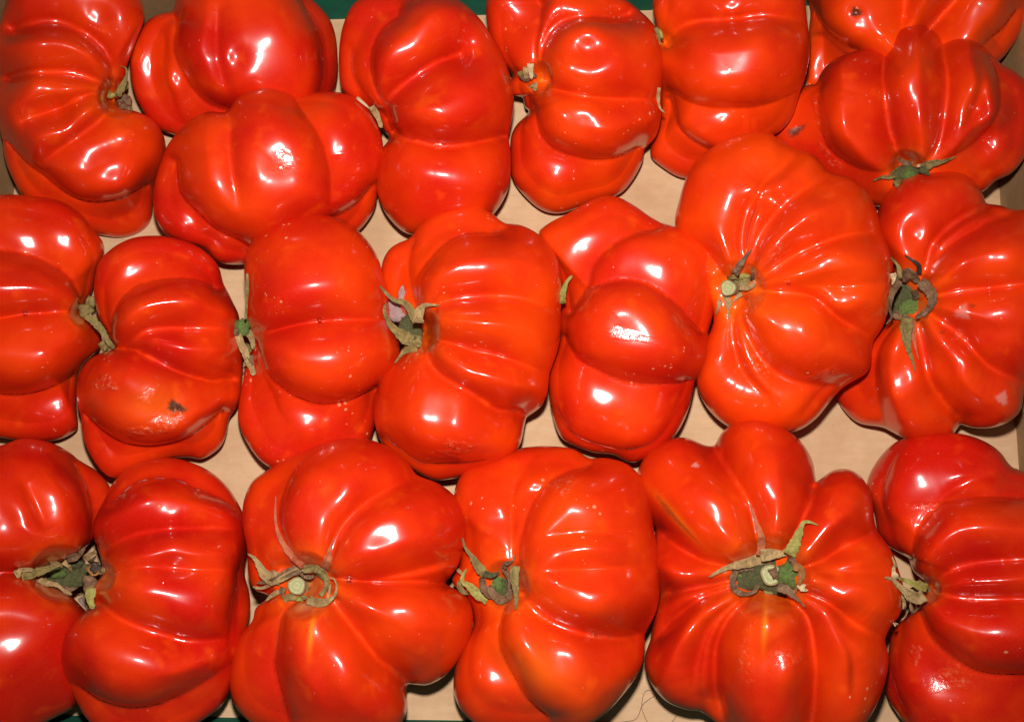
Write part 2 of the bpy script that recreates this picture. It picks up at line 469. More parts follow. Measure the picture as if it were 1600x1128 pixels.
tom('t14', 'P', P('1179,211 1203,213 1224,227 1242,236 1266,245 1284,262 1295,273 1327,284 1351,305 1366,330 1376,362 1387,397 '
    '1391,430 1388,464 1378,505 1361,537 1353,574 1321,598 1300,619 1272,651 1243,668 1202,669 1153,666 1125,651 1104,627 1092,598 '
    '1094,578 1104,537 1117,505 1117,480 1105,450 1085,420 1068,390 1058,348 1065,319 1072,294 1086,262 1108,241 1143,220'),
    ['M 1160,430 1155,374 1166,321 1186,284 1215,260 1245,240', 'M 1165,432 1182,370 1210,329 1251,293 1292,270',
     'M 1180,440 1231,403 1272,382 1325,364 1385,360', 'W 1190,450 1255,446 1308,448 1390,440',
     'M 1190,455 1276,468 1317,501 1345,521 1368,535', 'M 1150,470 1153,505 1166,537 1190,570 1223,598 1260,610 1310,607',
     'M 1140,490 1137,537 1153,582 1194,623', 'M 1125,435 1100,395 1070,370', 'W 1255,650 1290,612 1330,585'],
    warm=0.30, stem=(1148, 452, 48, 34), lobes=[(1290, 640, 30, -8)], centre=(1232, 440), z=0.050, dome=0.88, dust=0.1,
    marks=[('scuff', 1190, 575, 18, 14, 0.6, 0.6), ('scuff', 1290, 590, 30, 8, -0.3, 0.6), ('scuff', 1215, 395, 22, 12, -0.6, 0.5)],
    label='large round orange-red tomato with pale ringed stem end on its left')
tom('t15', 'H', '720,200 745,130 800,70 880,35 970,25 1050,40 1110,90 1130,130 1180,150 1230,168 1320,175 1400,250 1430,450 '
    '1400,650 1300,790 1270,850 1250,930 1180,980 1080,1000 1025,1000 1005,1028 930,1035 830,1030 740,995 640,980 580,930 550,870 '
    '545,800 590,720 660,650 740,600 765,500 770,400 740,320 715,250',
    ['S 860,400 885,370 910,280 980,200 1060,150 1140,118', 'M 880,420 950,310 1040,240 1180,180 1280,160',
     'M 930,495 1040,470 1150,460 1300,445', 'M 920,570 1030,660 1110,750 1180,800 1290,830',
     'S 850,590 870,700 900,830 960,930 1030,1010', 'MR 780,600 700,700 680,850 710,940 740,1000'],
    warm=0.10, stem=(1416, 465, 46, 40), lobes=[(1330, 630, 36, -22), (1490, 340, 40, 0)], centre=(1500, 480), z=0.047,
    marks=[('pale', 1504, 488, 10, 11, 0, 0.32), ('pale', 1566, 622, 8, 8, 0, 0.4), ('dark', 1470, 522, 4, 2.5, 0, 0.5),
           ('dark', 1520, 478, 5, 4, 0, 0.4), ('scuff', 1498, 530, 10, 5, 0, 0.8), ('dent', 1560, 520, 16, 14, 0, 1.6)],
    label='ribbed tomato at the right wall with one long sepal pointing down')
tom('t16', 'I', '0,30 80,0 180,5 280,40 345,80 400,115 450,180 455,260 425,330 390,380 342,422 290,465 240,500 220,530 235,575 '
    '300,640 350,700 380,790 375,890 340,990 280,1060 210,1100 140,1140 60,1190 -100,1230 -300,1150 -420,900 '
    '-430,550 -380,250 -200,80',
    ['S -260,525 -50,525 0,525 100,530 230,540', 'ML 320,60 390,170 398,270 385,380', 'W 100,170 150,250 200,350'], warm=-0.06, stem=(95, 895, 48, 40), lobes=[(163, 755, 24, -22), (90, 1110, 60, -14)],
    centre=(-5, 895), z=0.044, dome=0.86, fold=1.25,
    label='bottom left corner tomato split by a deep fold into two halves')
tom('t17', 'I', '690,60 600,65 520,95 450,160 410,240 380,340 390,420 415,480 420,530 385,580 380,650 340,690 290,740 255,830 '
    '255,930 290,1020 340,1110 420,1180 560,1220 700,1190 820,1120 890,1060 930,980 945,880 985,790 1010,680 1005,600 990,540 '
    '990,450 985,330 960,260 920,190 850,120 760,75',
    ['ML 440,220 520,150 620,118 750,130 860,180 950,260 995,350', 'M 395,420 480,375 560,347 700,332 850,332 990,350',
     'W 430,520 560,505 700,505 850,515 990,500', 'M 370,665 450,710 560,760 680,795 800,810 940,800',
     'ML 985,520 965,680 930,830', 'MR 280,1000 380,1070 500,1105 650,1090 800,1010 935,900'], warm=-0.06,
    stem=(148, 900, 30, 30), lobes=[(385, 950, 24, -22), (290, 1095, 50, -14)], centre=(255, 910), z=0.047,
    label='dark red tomato with horizontal ribs beside the tangled dry calyx, bottom row')
tom('t18', 'J', '560,0 480,0 400,20 290,60 220,100 140,160 105,240 100,330 118,430 122,540 150,600 205,620 150,670 138,720 80,790 '
    '50,870 40,970 60,1060 120,1135 200,1175 400,1195 620,1180 725,1130 760,1060 765,985 840,975 910,930 970,850 1010,760 1015,680 '
    '990,610 930,572 962,500 985,400 985,320 950,240 880,180 800,140 750,80 680,30 620,8',
    ['ML 335,500 260,400 230,300 235,210 280,110 350,50 440,10', 'M 430,520 460,420 500,330 570,250 660,190 800,130',
     'S 460,552 600,562 750,567 960,568', 'M 620,555 780,520 980,470', 'S 450,630 530,740 600,840 680,920 775,1000',
     'SR 320,640 240,700 210,800 200,920 220,1030 270,1150', 'M 160,600 170,520 230,490 320,515'], warm=0.08,
    stem=(470, 915, 58, 54), lobes=[(400, 880, 30, -12), (370, 1040, 40, -10)], centre=(545, 905), z=0.048, dome=0.88,
    marks=[('dark', 686, 830, 9, 9, 0, 0.16), ('dark', 690, 1020, 9, 9, 0, 0.14), ('orange', 486, 990, 5, 34, 0.1, 0.6)],
    label='tomato of puffy lobes round a ringed green stem end, bottom row')
tom('t19', 'K', '350,20 290,40 200,80 120,120 85,180 78,260 105,330 110,400 95,500 65,560 100,605 130,640 150,740 100,830 75,920 '
    '75,1020 110,1090 180,1150 300,1180 450,1170 600,1132 680,1080 760,990 820,900 845,820 855,760 880,680 890,600 880,450 860,300 '
    '830,170 770,100 690,65 620,55 560,20 480,10 420,10',
    ['M 300,480 288,340 285,230 300,140 350,70 410,20', 'SL 325,480 335,340 370,240 430,150 510,95 630,55',
     'W 350,395 480,370 600,365 870,350', 'W 345,530 600,510 890,500', 'S 335,625 400,690 480,745 570,785 680,805 780,810 870,790',
     'SR 265,650 235,760 250,880 300,990 370,1080 450,1160', 'M 230,640 180,640 120,640', 'M 220,560 150,540 90,560'],
    warm=0.18, dust=0.22, stem=(782, 915, 46, 44), lobes=[(745, 1060, 40, -14), (735, 800, 40, -4)], centre=(870, 910), z=0.047,
    marks=[('orange', 838, 1050, 80, 50, 0.3, 0.22), ('scuff', 880, 750, 20, 18, 0, 0.8), ('scuff', 940, 1000, 20, 8, 0, 0.8)],
    label='tomato with tall finely creased right lobe and glowing orange bottom lobe')
tom('t20', 'L', '45,220 90,140 150,100 220,85 290,105 318,98 350,60 400,35 470,30 560,55 640,110 690,190 697,236 750,205 810,205 '
    '860,240 890,300 905,390 920,430 960,500 985,570 1005,650 990,730 960,770 945,825 955,880 940,970 900,1070 850,1150 700,1220 '
    '500,1220 350,1160 270,1090 230,1080 150,1040 90,960 65,900 80,810 100,740 110,660 105,560 95,420 60,330',
    ['S 440,550 330,540 200,500 80,400', 'S 490,500 450,330 400,230 345,140 312,90', 'S 590,480 650,380 690,290 703,225',
     'M 640,560 720,530 820,470 925,420', 'W 650,580 850,570 980,580', 'M 640,640 760,700 860,780 960,830',
     'S 560,650 660,740 700,860 705,1000 690,1180', 'W 720,720 830,870 840,1060', 'S 470,650 360,760 310,880 310,1050 350,1180',
     'M 420,665 290,780 245,900 245,1050 290,1150', 'S 405,630 250,680 130,770 70,840', 'S 400,595 280,620 90,660'],
    warm=0.10, stem=(1202, 900, 72, 58), centre=(1205, 905), z=0.046, dome=0.84, lobes=[(1200, 1030, 50, 10)],
    marks=[('dark', 1050, 805, 3.5, 42, -0.72, 0.5), ('orange', 1050, 803, 8, 60, -0.72, 0.45), ('scuff', 1165, 1030, 12, 44, 0, 0.35),
           ('orange', 1195, 975, 5, 40, 0.05, 0.55), ('scuff', 1230, 1030, 26, 20, 0, 0.35), ('pale', 1084, 722, 5, 4, 0, 0.6)],
    label='star-shaped many-ribbed tomato with dark scar line on its upper left lobe')
tom('t21', 'M', '80,230 110,170 180,100 270,70 370,60 480,75 570,120 620,180 700,210 850,320 920,550 900,850 800,1080 650,1200 '
    '400,1230 280,1180 200,1110 150,1030 150,950 160,860 175,780 225,740 262,715 265,680 295,640 305,610 260,570 230,520 170,490 '
    '120,430 102,340 75,270',
    ['ML 112,370 112,250 160,150 210,90', 'SL 215,520 230,430 280,340 370,280 480,270 800,285', 'M 260,380 370,240 460,190 640,175',
     'M 305,620 400,560 500,535 800,515', 'M 305,650 420,675 560,680 850,675', 'SR 255,725 290,820 350,890 430,940 540,980 750,990',
     'MR 145,960 180,1070 250,1160'], warm=-0.02, dust=0.15, stem=(1446, 922, 22, 24),
    lobes=[(1362, 760, 24, -12), (1440, 1060, 60, -12)], centre=(1520, 905), z=0.046,
    marks=[('scuff', 1440, 775, 36, 5, -0.1, 0.6), ('scuff', 1480, 1075, 34, 22, 0, 0.45), ('scuff', 1420, 1035, 10, 14, 0, 0.6)],
    label='bottom right corner tomato with straw-coloured sepals in its left notch')

STRENGTH = {'S': (60.0, 78.0, 0.06), 'M': (47.0, 62.0, 0.0), 'W': (17.0, 44.0, 0.0)}
NA, NB_TOP, NB_BOT = 400, 104, 28
SURF = []
# crowns of the lobes: where each one faces half way between the lens and the flash
CROWN = {k: np.concatenate([px(q.split(' ', 1)[0], nums(q.split(' ', 1)[1])) for q in v]) for k, v in {
    't1': ['A 410,85 195,198 175,390 295,570 505,785'], 't2': ['A 640,290 770,345 1010,255', 'B 100,185'],
    't3': ['P 448,248', 'B 415,660', 'A 830,975'], 't4': ['B 735,203 865,485 875,770'],
    't5': ['C 445,160 430,503 310,748 125,40'], 't6': ['C 1080,30 1050,320 1040,515'],
    't7': ['D 520,110 1045,20 330,280'], 't8': ['D 745,390 450,540 1080,500 1100,635'],
    't9': ['E 125,108 275,95 55,297 165,570 240,785'], 't10': ['E 545,220 720,355 755,546 620,720 735,850'],
    't11': ['F 460,590 380,845'], 't12': ['F 1105,208 1060,645 885,840', 'G 50,527'],
    't13': ['G 435,205 735,322 520,830', 'P 975,522'], 't14': ['H 148,120 275,108 430,205 525,365 555,507 415,625'],
    't15': ['H 880,265 1185,348 1170,565 1030,745 835,805'], 't16': ['I 210,230 80,290 50,820'],
    't17': ['I 690,280 695,435 635,605 560,880'], 't18': ['J 505,210 705,355 740,682 490,890'],
    't19': ['K 260,285 400,180 550,278 595,430 620,625 525,855 235,945'],
    't20': ['L 320,335 525,270 712,432 775,640 205,580 240,780 570,910 270,665'],
    't21': ['M 280,235 445,250 480,410 570,605 548,795 335,1005']}.items()}
FLASH = np.array(flo.location)


def smooth_circ(a, sig):
    n = len(a)
    x = np.arange(n)
    x = np.minimum(x, n - x)
    g = np.exp(-0.5 * (x / sig) ** 2)
    g /= g.sum()
    return np.real(np.fft.ifft(np.fft.fft(a) * np.fft.fft(g)))


def seg_dist(Q, line):
    """distance of points Q to a polyline and the place along it (0..1)"""
    A, B = line[:-1], line[1:]
    L = np.concatenate(([0], np.cumsum(np.linalg.norm(B - A, axis=1))))
    best = np.full(len(Q), 1e9)
    par = np.zeros(len(Q))
    sgn = np.zeros(len(Q))
    for i in range(len(A)):
        ab = B[i] - A[i]
        l2 = max(ab @ ab, 1e-9)
        t = np.clip(((Q - A[i]) @ ab) / l2, 0, 1)
        d = np.linalg.norm(Q - A[i] - t[:, None] * ab, axis=1)
        m = d < best
        off = Q - A[i] - t[:, None] * ab
        cr = (ab[0] * off[:, 1] - ab[1] * off[:, 0]) / (math.sqrt(l2) * np.maximum(d, 1e-6))
        sgn[m] = cr[m]
        best[m] = d[m]
        par[m] = (L[i] + t[m] * math.sqrt(l2)) / max(L[-1], 1e-6)
    return best, par, sgn


def seg_foot(Q, line):
    best = np.full(len(Q), 1e9)
    foot = Q.copy()
    for a, b in zip(line[:-1], line[1:]):
        ab = b - a
        t = np.clip(((Q - a) @ ab) / max(ab @ ab, 1e-9), 0, 1)
        f = a + t[:, None] * ab
        dist = np.linalg.norm(Q - f, axis=1)
        m = dist < best
        best[m] = dist[m]
        foot[m] = f[m]
    return best, foot


def bend(pts, seed):
    """folds are never quite even: a slow sideways wander of a pixel or two"""
    q = spline(pts, 2)
    k = np.sin(q[:, 1] * 0.05 + q[:, 0] * 0.035 + seed) * 1.2 + 0.5 * np.sin(q[:, 0] * 0.11 - q[:, 1] * 0.09 + 2 * seed)
    return q + np.stack((k, -k), -1) * 0.7


def build_tomato(d, seed):
    rng = np.random.RandomState(seed)
    out = spline(d['outline'], 8, True)
    c = np.array(d['centre'], float)
    Cw = at_height(c, d['z'])
    wv = CAM - Cw
    wv /= np.linalg.norm(wv)
    uv = RIGHT - (RIGHT @ wv) * wv
    uv /= np.linalg.norm(uv)
    vv = np.cross(wv, uv)
    r = rays(out)
    t = ((Cw - CAM) @ wv) / (r @ wv)
    Pp = CAM + r * t[:, None] - Cw
    X, Y = Pp @ uv, Pp @ vv
    pxs = np.linalg.norm(CAM - Cw) * K          # metres per pixel here
    al = np.arange(NA) / NA * 2 * math.pi
    ca, sa = np.cos(al), np.sin(al)
    rad = np.zeros(NA)
    X2, Y2 = np.roll(X, -1), np.roll(Y, -1)
    for i in range(len(X)):
        ex, ey = X2[i] - X[i], Y2[i] - Y[i]
        den = ca * ey - sa * ex
        den = np.where(abs(den) < 1e-12, 1e-12, den)
        tt = (X[i] * ey - Y[i] * ex) / den
        ss = (X[i] * sa - Y[i] * ca) / den
        ok = (ss >= -1e-6) & (ss <= 1 + 1e-6) & (tt > 0)
        rad = np.where(ok, np.maximum(rad, tt), rad)
    rad = smooth_circ(rad, 0.9)
    soft = smooth_circ(rad, NA / 16)
    rad = rad + 5.0 * pxs
    soft = soft + 5.0 * pxs
    R = rad.mean()
    H = d['dome'] * R
    HB = max(d['z'] * 1.02, 0.6 * R)
    bt = np.concatenate((-np.linspace(1, 0, NB_BOT, endpoint=False) ** 1.0 * math.pi / 2,
                         np.linspace(0, 1, NB_TOP) * math.pi / 2))
    bt = bt[1:-1]
    e = 2 / d['flat']
    f = np.cos(bt) ** e
    s = np.abs(np.sin(bt)) ** e * np.sign(bt)
    mixk = (np.abs(np.sin(bt)) ** 1.2)[:, None] * 0.75
    rr = (rad[None] * (1 - mixk) + soft[None] * mixk) * f[:, None]
    x = rr * ca
    y = rr * sa
    z = np.where(s > 0, s * H, s * HB)[:, None] + 0 * x
    nrm = np.stack((x / R ** 2, y / R ** 2, z / np.where(z > 0, H, HB) ** 2), -1)
    nrm /= np.linalg.norm(nrm, axis=-1, keepdims=True)
    loc = np.stack((x, y, z), -1).reshape(-1, 3)
    nrm = nrm.reshape(-1, 3)
    # the two poles
    loc = np.concatenate((loc, [[0, 0, -HB]], [[0, 0, H]]))
    nrm = np.concatenate((nrm, [[0, 0, -1]], [[0, 0, 1]]))
    B = np.stack((uv, vv, wv))
    W = Cw + loc @ B
    Q, _ = project(W)
    n = len(W)
    topv = loc[:, 2] > -0.3 * HB
    gap_px = np.hypot(loc[:, 0], loc[:, 1]) * 2 * math.pi / NA / pxs
    lines = [(kind, spline(bend(pts, seed), 2)) for kind, pts in d['folds']]
    for kind, line in lines:
        dd, foot = seg_foot(Q, line)
        mv = (dd < np.minimum(1.35, 0.42 * gap_px)) & topv
        sh = foot[mv] - Q[mv]
        loc[mv, 0] += sh[:, 0] * pxs
        loc[mv, 1] -= sh[:, 1] * pxs
        W = Cw + loc @ B
        Q, _ = project(W)
    g = np.zeros(n)
    fold_d = np.full(n, 1e3)
    sharp_d = np.full(n, 1e3)
    hard = np.zeros(n)
    cork = np.zeros(n)
    for kind, line in lines:
        D, Wd, ck = STRENGTH[kind[0]]
        D *= d['fold']
        tier = 0
        if len(kind) > 1:                       # one lobe lies over the next: R or L is the lower side
            tier = 1 if kind[1] == 'R' else -1
        dd, par, sg = seg_dist(Q, line)
        fold_d = np.minimum(fold_d, dd)
        if kind[0] == 'S':
            sharp_d = np.minimum(sharp_d, dd)
            hard = np.where(dd < 5, np.maximum(hard, 0.85 if len(kind) > 1 else 0.72), hard)
            dd = np.sqrt(dd ** 2 + 3.0) - 1.35
        elif len(kind) == 1:
            sharp_d = np.where(dd < 5, np.minimum(sharp_d, dd), sharp_d)
            hard = np.where(dd < 5, np.maximum(hard, 0.55 if kind == 'M' else 0.25), hard)
            dd = np.sqrt(dd ** 2 + 6.0) - 1.9
        else:
            sharp_d = np.where(dd < 5, np.minimum(sharp_d, dd), sharp_d)
            hard = np.where(dd < 5, np.maximum(hard, 0.5), hard)
            dd = np.sqrt(dd ** 2 + 9.0) - 2.0
        fade = np.ones(n)
        if kind[0] == 'M':
            fade = 1 - 0.55 * np.clip((par - 0.6) / 0.4, 0, 1)
        if kind[0] == 'W':
            fade = np.sin(np.clip(par * 0.9 + 0.08, 0, 1) * math.pi) ** 0.5
        xx = np.clip(np.sqrt(dd ** 2 + 0.4) / Wd, 0, 1)
        gg = 1 - np.sqrt(1 - (1 - xx) ** 2)
        gg = (0.6 * gg if tier else 0.22 * gg) + (0.4 if tier else 0.78) * (1 - xx) ** 2
        if tier:
            D *= 0.92
            bl = np.clip(0.5 + 0.5 * sg * tier, 0, 1)
            bl = bl * bl * (3 - 2 * bl)
            gg = bl * 0.99 * np.exp(-(dd / (Wd * 1.7)) ** 2) + (1 - bl) * gg
        g += (D * fade * gg + (3.0 if kind[0] == 'S' else 0.0) * fade * np.exp(-dd / 3.0)) ** 3
        cork = np.maximum(cork, ck * fade * np.exp(-(dd / 2.6) ** 2))
    g = g ** (1 / 3)
    stem_near = np.zeros(n)
    if d['stem']:
        sx, sy, sr, sd = d['stem']
        q = np.hypot(Q[:, 0] - sx, Q[:, 1] - sy) / sr
        g += sd * np.clip(1 - q ** 2, 0, 1) ** 1.5
        stem_near = np.exp(-(q / 0.95) ** 2) * 0.75
    for lx, ly, lr, dh in d['lobes']:
        g -= dh * 0.3 * np.exp(-((Q[:, 0] - lx) ** 2 + (Q[:, 1] - ly) ** 2) / lr ** 2)
    A = {k: np.zeros(n) for k in ('mark_pale', 'mark_dark', 'mark_orange', 'scuff')}
    for m in d['marks']:
        kind, mx, my, ra, rb, ro, st = m
        dx, dy = Q[:, 0] - mx, Q[:, 1] - my
        a = (dx * math.cos(ro) + dy * math.sin(ro)) / ra
        b = (-dx * math.sin(ro) + dy * math.cos(ro)) / rb
        q2 = a * a + b * b
        wobble = 1 + 0.18 * np.sin(3 * np.arctan2(b, a) + mx) + 0.1 * np.sin(7 * np.arctan2(b, a))
        if kind == 'dent':
            g += st * np.exp(-q2 * 1.2)
        elif kind == 'orange':
            A['mark_orange'] = np.maximum(A['mark_orange'], st * np.exp(-q2 * 1.4))
        else:
            key = 'scuff' if kind == 'scuff' else 'mark_' + kind
            vals = st * np.clip(1.25 - np.sqrt(q2) * wobble, 0, 0.5) / 0.5
            A[key] = np.maximum(A[key], vals * (loc[:, 2] > 0))
    sb = np.clip(loc[:, 2] / H, 0, 1)
    eqn = 0.10 + 0.15 * np.clip(sb / 0.50, 0, 1)
    eqw = np.where(loc[:, 2] < 0, 0.6 * np.clip(1 + loc[:, 2] / HB * 1.6, 0, 1), 0.6 + 0.4 * np.clip(sb / 0.45, 0, 1))
    off = -g * eqn * pxs
    sink = -g * eqw * pxs
    for wl, amp in ((0.05, 0.0006), (0.025, 0.00013)):
        for _ in range(3):
            kx = rng.normal(size=3)
            kx = kx / np.linalg.norm(kx) * 2 * math.pi / wl
            off += amp * np.sin(W @ kx + rng.uniform(0, 6.28)) * np.clip(0.25 + sb, 0, 1)
    W = W + (nrm * off[:, None]) @ B + sink[:, None] * wv
    near = np.minimum(fold_d, 60.0)
    for _ in range(3):
        for h in CROWN.get(d['name'], ()):
            Qn, _d = project(W)
            dq = np.hypot(Qn[:, 0] - h[0], Qn[:, 1] - h[1]) + np.where(loc[:, 2] < 0, 1e3, 0)
            i0 = int(dq.argmin())
            sel = dq < 9
            if dq[i0] > 6 or sel.sum() < 8:
                continue
            L3 = (W - Cw) @ B.T
            M = np.column_stack((L3[sel, 0], L3[sel, 1], np.ones(sel.sum())))
            sl = np.linalg.lstsq(M, L3[sel, 2], rcond=None)[0][:2]
            hv = (FLASH - W[i0]) / np.linalg.norm(FLASH - W[i0]) + (CAM - W[i0]) / np.linalg.norm(CAM - W[i0])
            hv = B @ hv
            ds = -hv[:2] / hv[2] - sl
            m = np.hypot(*ds)
            ds *= min(1.0, 1.3 / max(m, 1e-6))
            rho = float(np.clip(near[i0] * 1.0, 17, 34)) * pxs
            du, dv = L3[:, 0] - L3[i0, 0], L3[:, 1] - L3[i0, 1]
            W = W + ((ds[0] * du + ds[1] * dv) * np.exp(-(du ** 2 + dv ** 2) / rho ** 2) * np.where(loc[:, 2] < 0, 0.0, 1.0)
                     * np.clip(sb / 0.15, 0, 1))[:, None] * wv
    low = W[:, 2] < 0.0012
    W[low, 2] = 0.0012 + 0.0004 * np.tanh((W[low, 2]) * 40)
    nb = len(bt)
    i = np.arange(nb - 1)[:, None] * NA
    j = np.arange(NA)[None]
    j2 = (j + 1) % NA
    quads = np.stack((i + j, i + j2, i + NA + j2, i + NA + j), -1).reshape(-1, 4)
    jj = np.arange(NA)
    bot = np.stack((np.full(NA, n - 2), (jj + 1) % NA, jj), -1)
    top = np.stack((np.full(NA, n - 1), (nb - 1) * NA + jj, (nb - 1) * NA + (jj + 1) % NA), -1)
    org = np.array((Cw[0], Cw[1], 0.0))
    me = bpy.data.meshes.new('tomato')
    me.vertices.add(n)
    me.vertices.foreach_set('co', (W - org).astype(np.float32).ravel())
    loops = np.concatenate((quads.ravel(), bot.ravel(), top.ravel())).astype(np.int32)
    me.loops.add(len(loops))
    me.loops.foreach_set('vertex_index', loops)
    tot = np.concatenate((np.full(len(quads), 4), np.full(2 * NA, 3))).astype(np.int32)
    me.polygons.add(len(tot))
    me.polygons.foreach_set('loop_start', np.concatenate(([0], np.cumsum(tot)[:-1])).astype(np.int32))
    me.update(calc_edges=True)
    me.validate()
    me.polygons.foreach_set('use_smooth', np.ones(len(me.polygons), bool))
    # shading normals: bent away from the lens beside folds, to shade the crease lines darker
    G = W[:nb * NA].reshape(nb, NA, 3)
    du_ = np.roll(G, -1, 1) - np.roll(G, 1, 1)
    dv_ = np.gradient(G, axis=0)
    Nn = np.cross(du_, dv_)
    Nn /= np.linalg.norm(Nn, axis=-1, keepdims=True) + 1e-12
    band = (sharp_d[:nb * NA].reshape(nb, NA) < 5) & (z > 0)
    nv = Nn @ wv
    best_v, best_n = nv.copy(), Nn.copy()
    for a in range(-2, 3):
        for b in range(-2, 3):
            c_v = np.roll(np.roll(nv, a, 0), b, 1)
            c_n = np.roll(np.roll(Nn, a, 0), b, 1)
            m = (c_v < best_v) & (c_v > 0.30)
            best_v[m] = c_v[m]
            best_n[m] = c_n[m]
    hk_ = (hard * np.exp(-(sharp_d / 2.4) ** 2))[:nb * NA].reshape(nb, NA, 1) * np.clip((f - 0.10) / 0.12, 0, 1)[:, None, None]
    mixn = Nn * (1 - hk_) + best_n * hk_
    mixn /= np.linalg.norm(mixn, axis=-1, keepdims=True) + 1e-12
    Nn[band] = mixn[band]
    for _ in range(4):
        sm = 2 * Nn + np.roll(Nn, 1, 1) + np.roll(Nn, -1, 1) + np.roll(Nn, 1, 0) + np.roll(Nn, -1, 0)
        sm /= np.linalg.norm(sm, axis=-1, keepdims=True) + 1e-12
        wide = (sharp_d[:nb * NA].reshape(nb, NA) < 6) & (z > 0)
        Nn[wide] = sm[wide]
    NV = np.concatenate((Nn.reshape(-1, 3), [[0, 0, -1.0]], [wv]))
    me.normals_split_custom_set_from_vertices(NV.tolist())
    A['stem_near'] = stem_near
    A['cork'] = cork
    for k, v in A.items():
        me.attributes.new(k, 'FLOAT', 'POINT').data.foreach_set('value', np.clip(v, 0, 1).astype(np.float32))
    me.materials.append(SKIN)
    o = bpy.data.objects.new('tomato', me)
    C.objects.link(o)
    o.location = org
    o.color = (max(0.0, d['warm'] * 1.6 + 0.06), d['dust'] + 0.08, 0, 1)
    o['label'] = d['label']
    o['category'] = 'tomato'
    o['group'] = 'ribbed tomatoes packed in the cardboard box'
    SURF.append(W)
    return o


FRUIT = {}
for idx, d in enumerate(T):
    FRUIT[d['name']] = build_tomato(d, idx + 3)

# depth of the fruit seen along the view, used to lay calyxes, sepals and hairs on what carries them
GW, GH = 800, 564
flo_p = np.stack(np.meshgrid(np.arange(GW) * 2 + 1, np.arange(GH) * 2 + 1), -1).reshape(-1, 2).astype(float)
ZB = project(at_height(flo_p, 0.0))[1].reshape(GH, GW)
for Wd in SURF:
    q, dep = project(Wd)
    ix, iy = (q[:, 0] / 2).astype(int), (q[:, 1] / 2).astype(int)
    ok = (ix >= 0) & (ix < GW) & (iy >= 0) & (iy < GH)
    np.minimum.at(ZB, (iy[ok], ix[ok]), dep[ok])
pad = np.pad(ZB, 1, mode='edge')
ZB = np.min([pad[a:a + GH, b:b + GW] for a in range(3) for b in range(3)], axis=0)


def depth_at(p):
    p = np.atleast_2d(p)
    ix = np.clip((p[:, 0] / 2).astype(int), 0, GW - 1)
    iy = np.clip((p[:, 1] / 2).astype(int), 0, GH - 1)
    return ZB[iy, ix]


def unproject(p, dep):
    return CAM + rays(p) * np.asarray(dep)[..., None]


def smooth1(a, n):
    for _ in range(n):
        b = a.copy()
        b[1:-1] = 0.25 * a[:-2] + 0.5 * a[1:-1] + 0.25 * a[2:]
        a = b
    return a


rnd = random.Random(7)


def sepal(parent, crop, pts, w0, key, w1=None, arch=3.0, anchor=None, curl=0.62, lift=3.0):
    """a thin dried sepal following points of the photo; widths and heights in pixels, drawn on what lies under it"""
    w0 *= 1.3
    w1 = w1 * 1.25 if w1 else w1
    line = spline(px(crop, nums(pts)), 5)
    seg = np.linalg.norm(np.diff(line, axis=0), axis=1)
    L = np.concatenate(([0], np.cumsum(seg)))
    n = int(np.clip(L[-1] / 3.0, 7, 26))
    u = np.linspace(0, 1, n)
    line = np.stack((np.interp(u * L[-1], L, line[:, 0]), np.interp(u * L[-1], L, line[:, 1])), -1)
    s0 = depth_at(line)
    mpp = s0.mean() * K
    base = s0.min() if anchor is None else anchor
    dep = np.minimum(s0, base + 16 * mpp)
    dep = smooth1(dep, 4)
    dep = np.minimum(dep, s0) - lift * mpp - arch * mpp * np.sin(u * math.pi) ** 1.2
    mid = unproject(line, dep)
    tang = np.gradient(mid, axis=0)
    tang /= np.linalg.norm(tang, axis=1, keepdims=True) + 1e-12
    view = CAM - mid
    view /= np.linalg.norm(view, axis=1, keepdims=True)
    side = np.cross(tang, view)
    side /= np.linalg.norm(side, axis=1, keepdims=True) + 1e-12
    if w1 is None:
        w1 = w0 * 0.6
    wd = (w0 + (w1 - w0) * u) * (0.72 + 0.28 * np.sin(np.clip(u * 1.3 + 0.15, 0, 1) * math.pi))
    wd = wd * np.array([1 + rnd.uniform(-0.16, 0.16) for _ in u])
    wd[-1] *= 0.45
    tw = rnd.uniform(-0.9, 0.9)
    ph = rnd.uniform(0, 6.28)
    V, Fc = [], []
    m = 5
    ks = np.linspace(-0.5, 0.5, m)
    th = 1.2 * mpp
    cc = curl * rnd.uniform(0.6, 1.4)
    for i in range(n):
        ang = tw * (u[i] - 0.3) + 0.22 * math.sin(u[i] * 5 + ph)
        for top in (1, 0):
            for k in ks:
                o = side[i] * (k * math.cos(ang)) + view[i] * (k * math.sin(ang))
                h = cc * (4 * k * k - 0.5) * 0.5 * wd[i] + (0.5 * math.sin(u[i] * 17 + 6 * k + ph))
                V.append(mid[i] + o * wd[i] * mpp + view[i] * (h * mpp + top * th))
    st = 2 * m
    for i in range(n - 1):
        a, b = i * st, (i + 1) * st
        for k in range(m - 1):
            Fc.append((a + k, a + k + 1, b + k + 1, b + k))
            Fc.append((a + m + k + 1, a + m + k, b + m + k, b + m + k + 1))
        Fc.append((a, b, b + m, a + m))
        Fc.append((a + m - 1, a + st - 1, b + st - 1, b + m - 1))
    for a, fl_ in ((0, 1), ((n - 1) * st, 0)):
        for k in range(m - 1):
            q = (a + k, a + m + k, a + m + k + 1, a + k + 1)
            Fc.append(q if fl_ else q[::-1])
    return link('sepal', V, Fc, LEAF[key], parent, True, mid[0])


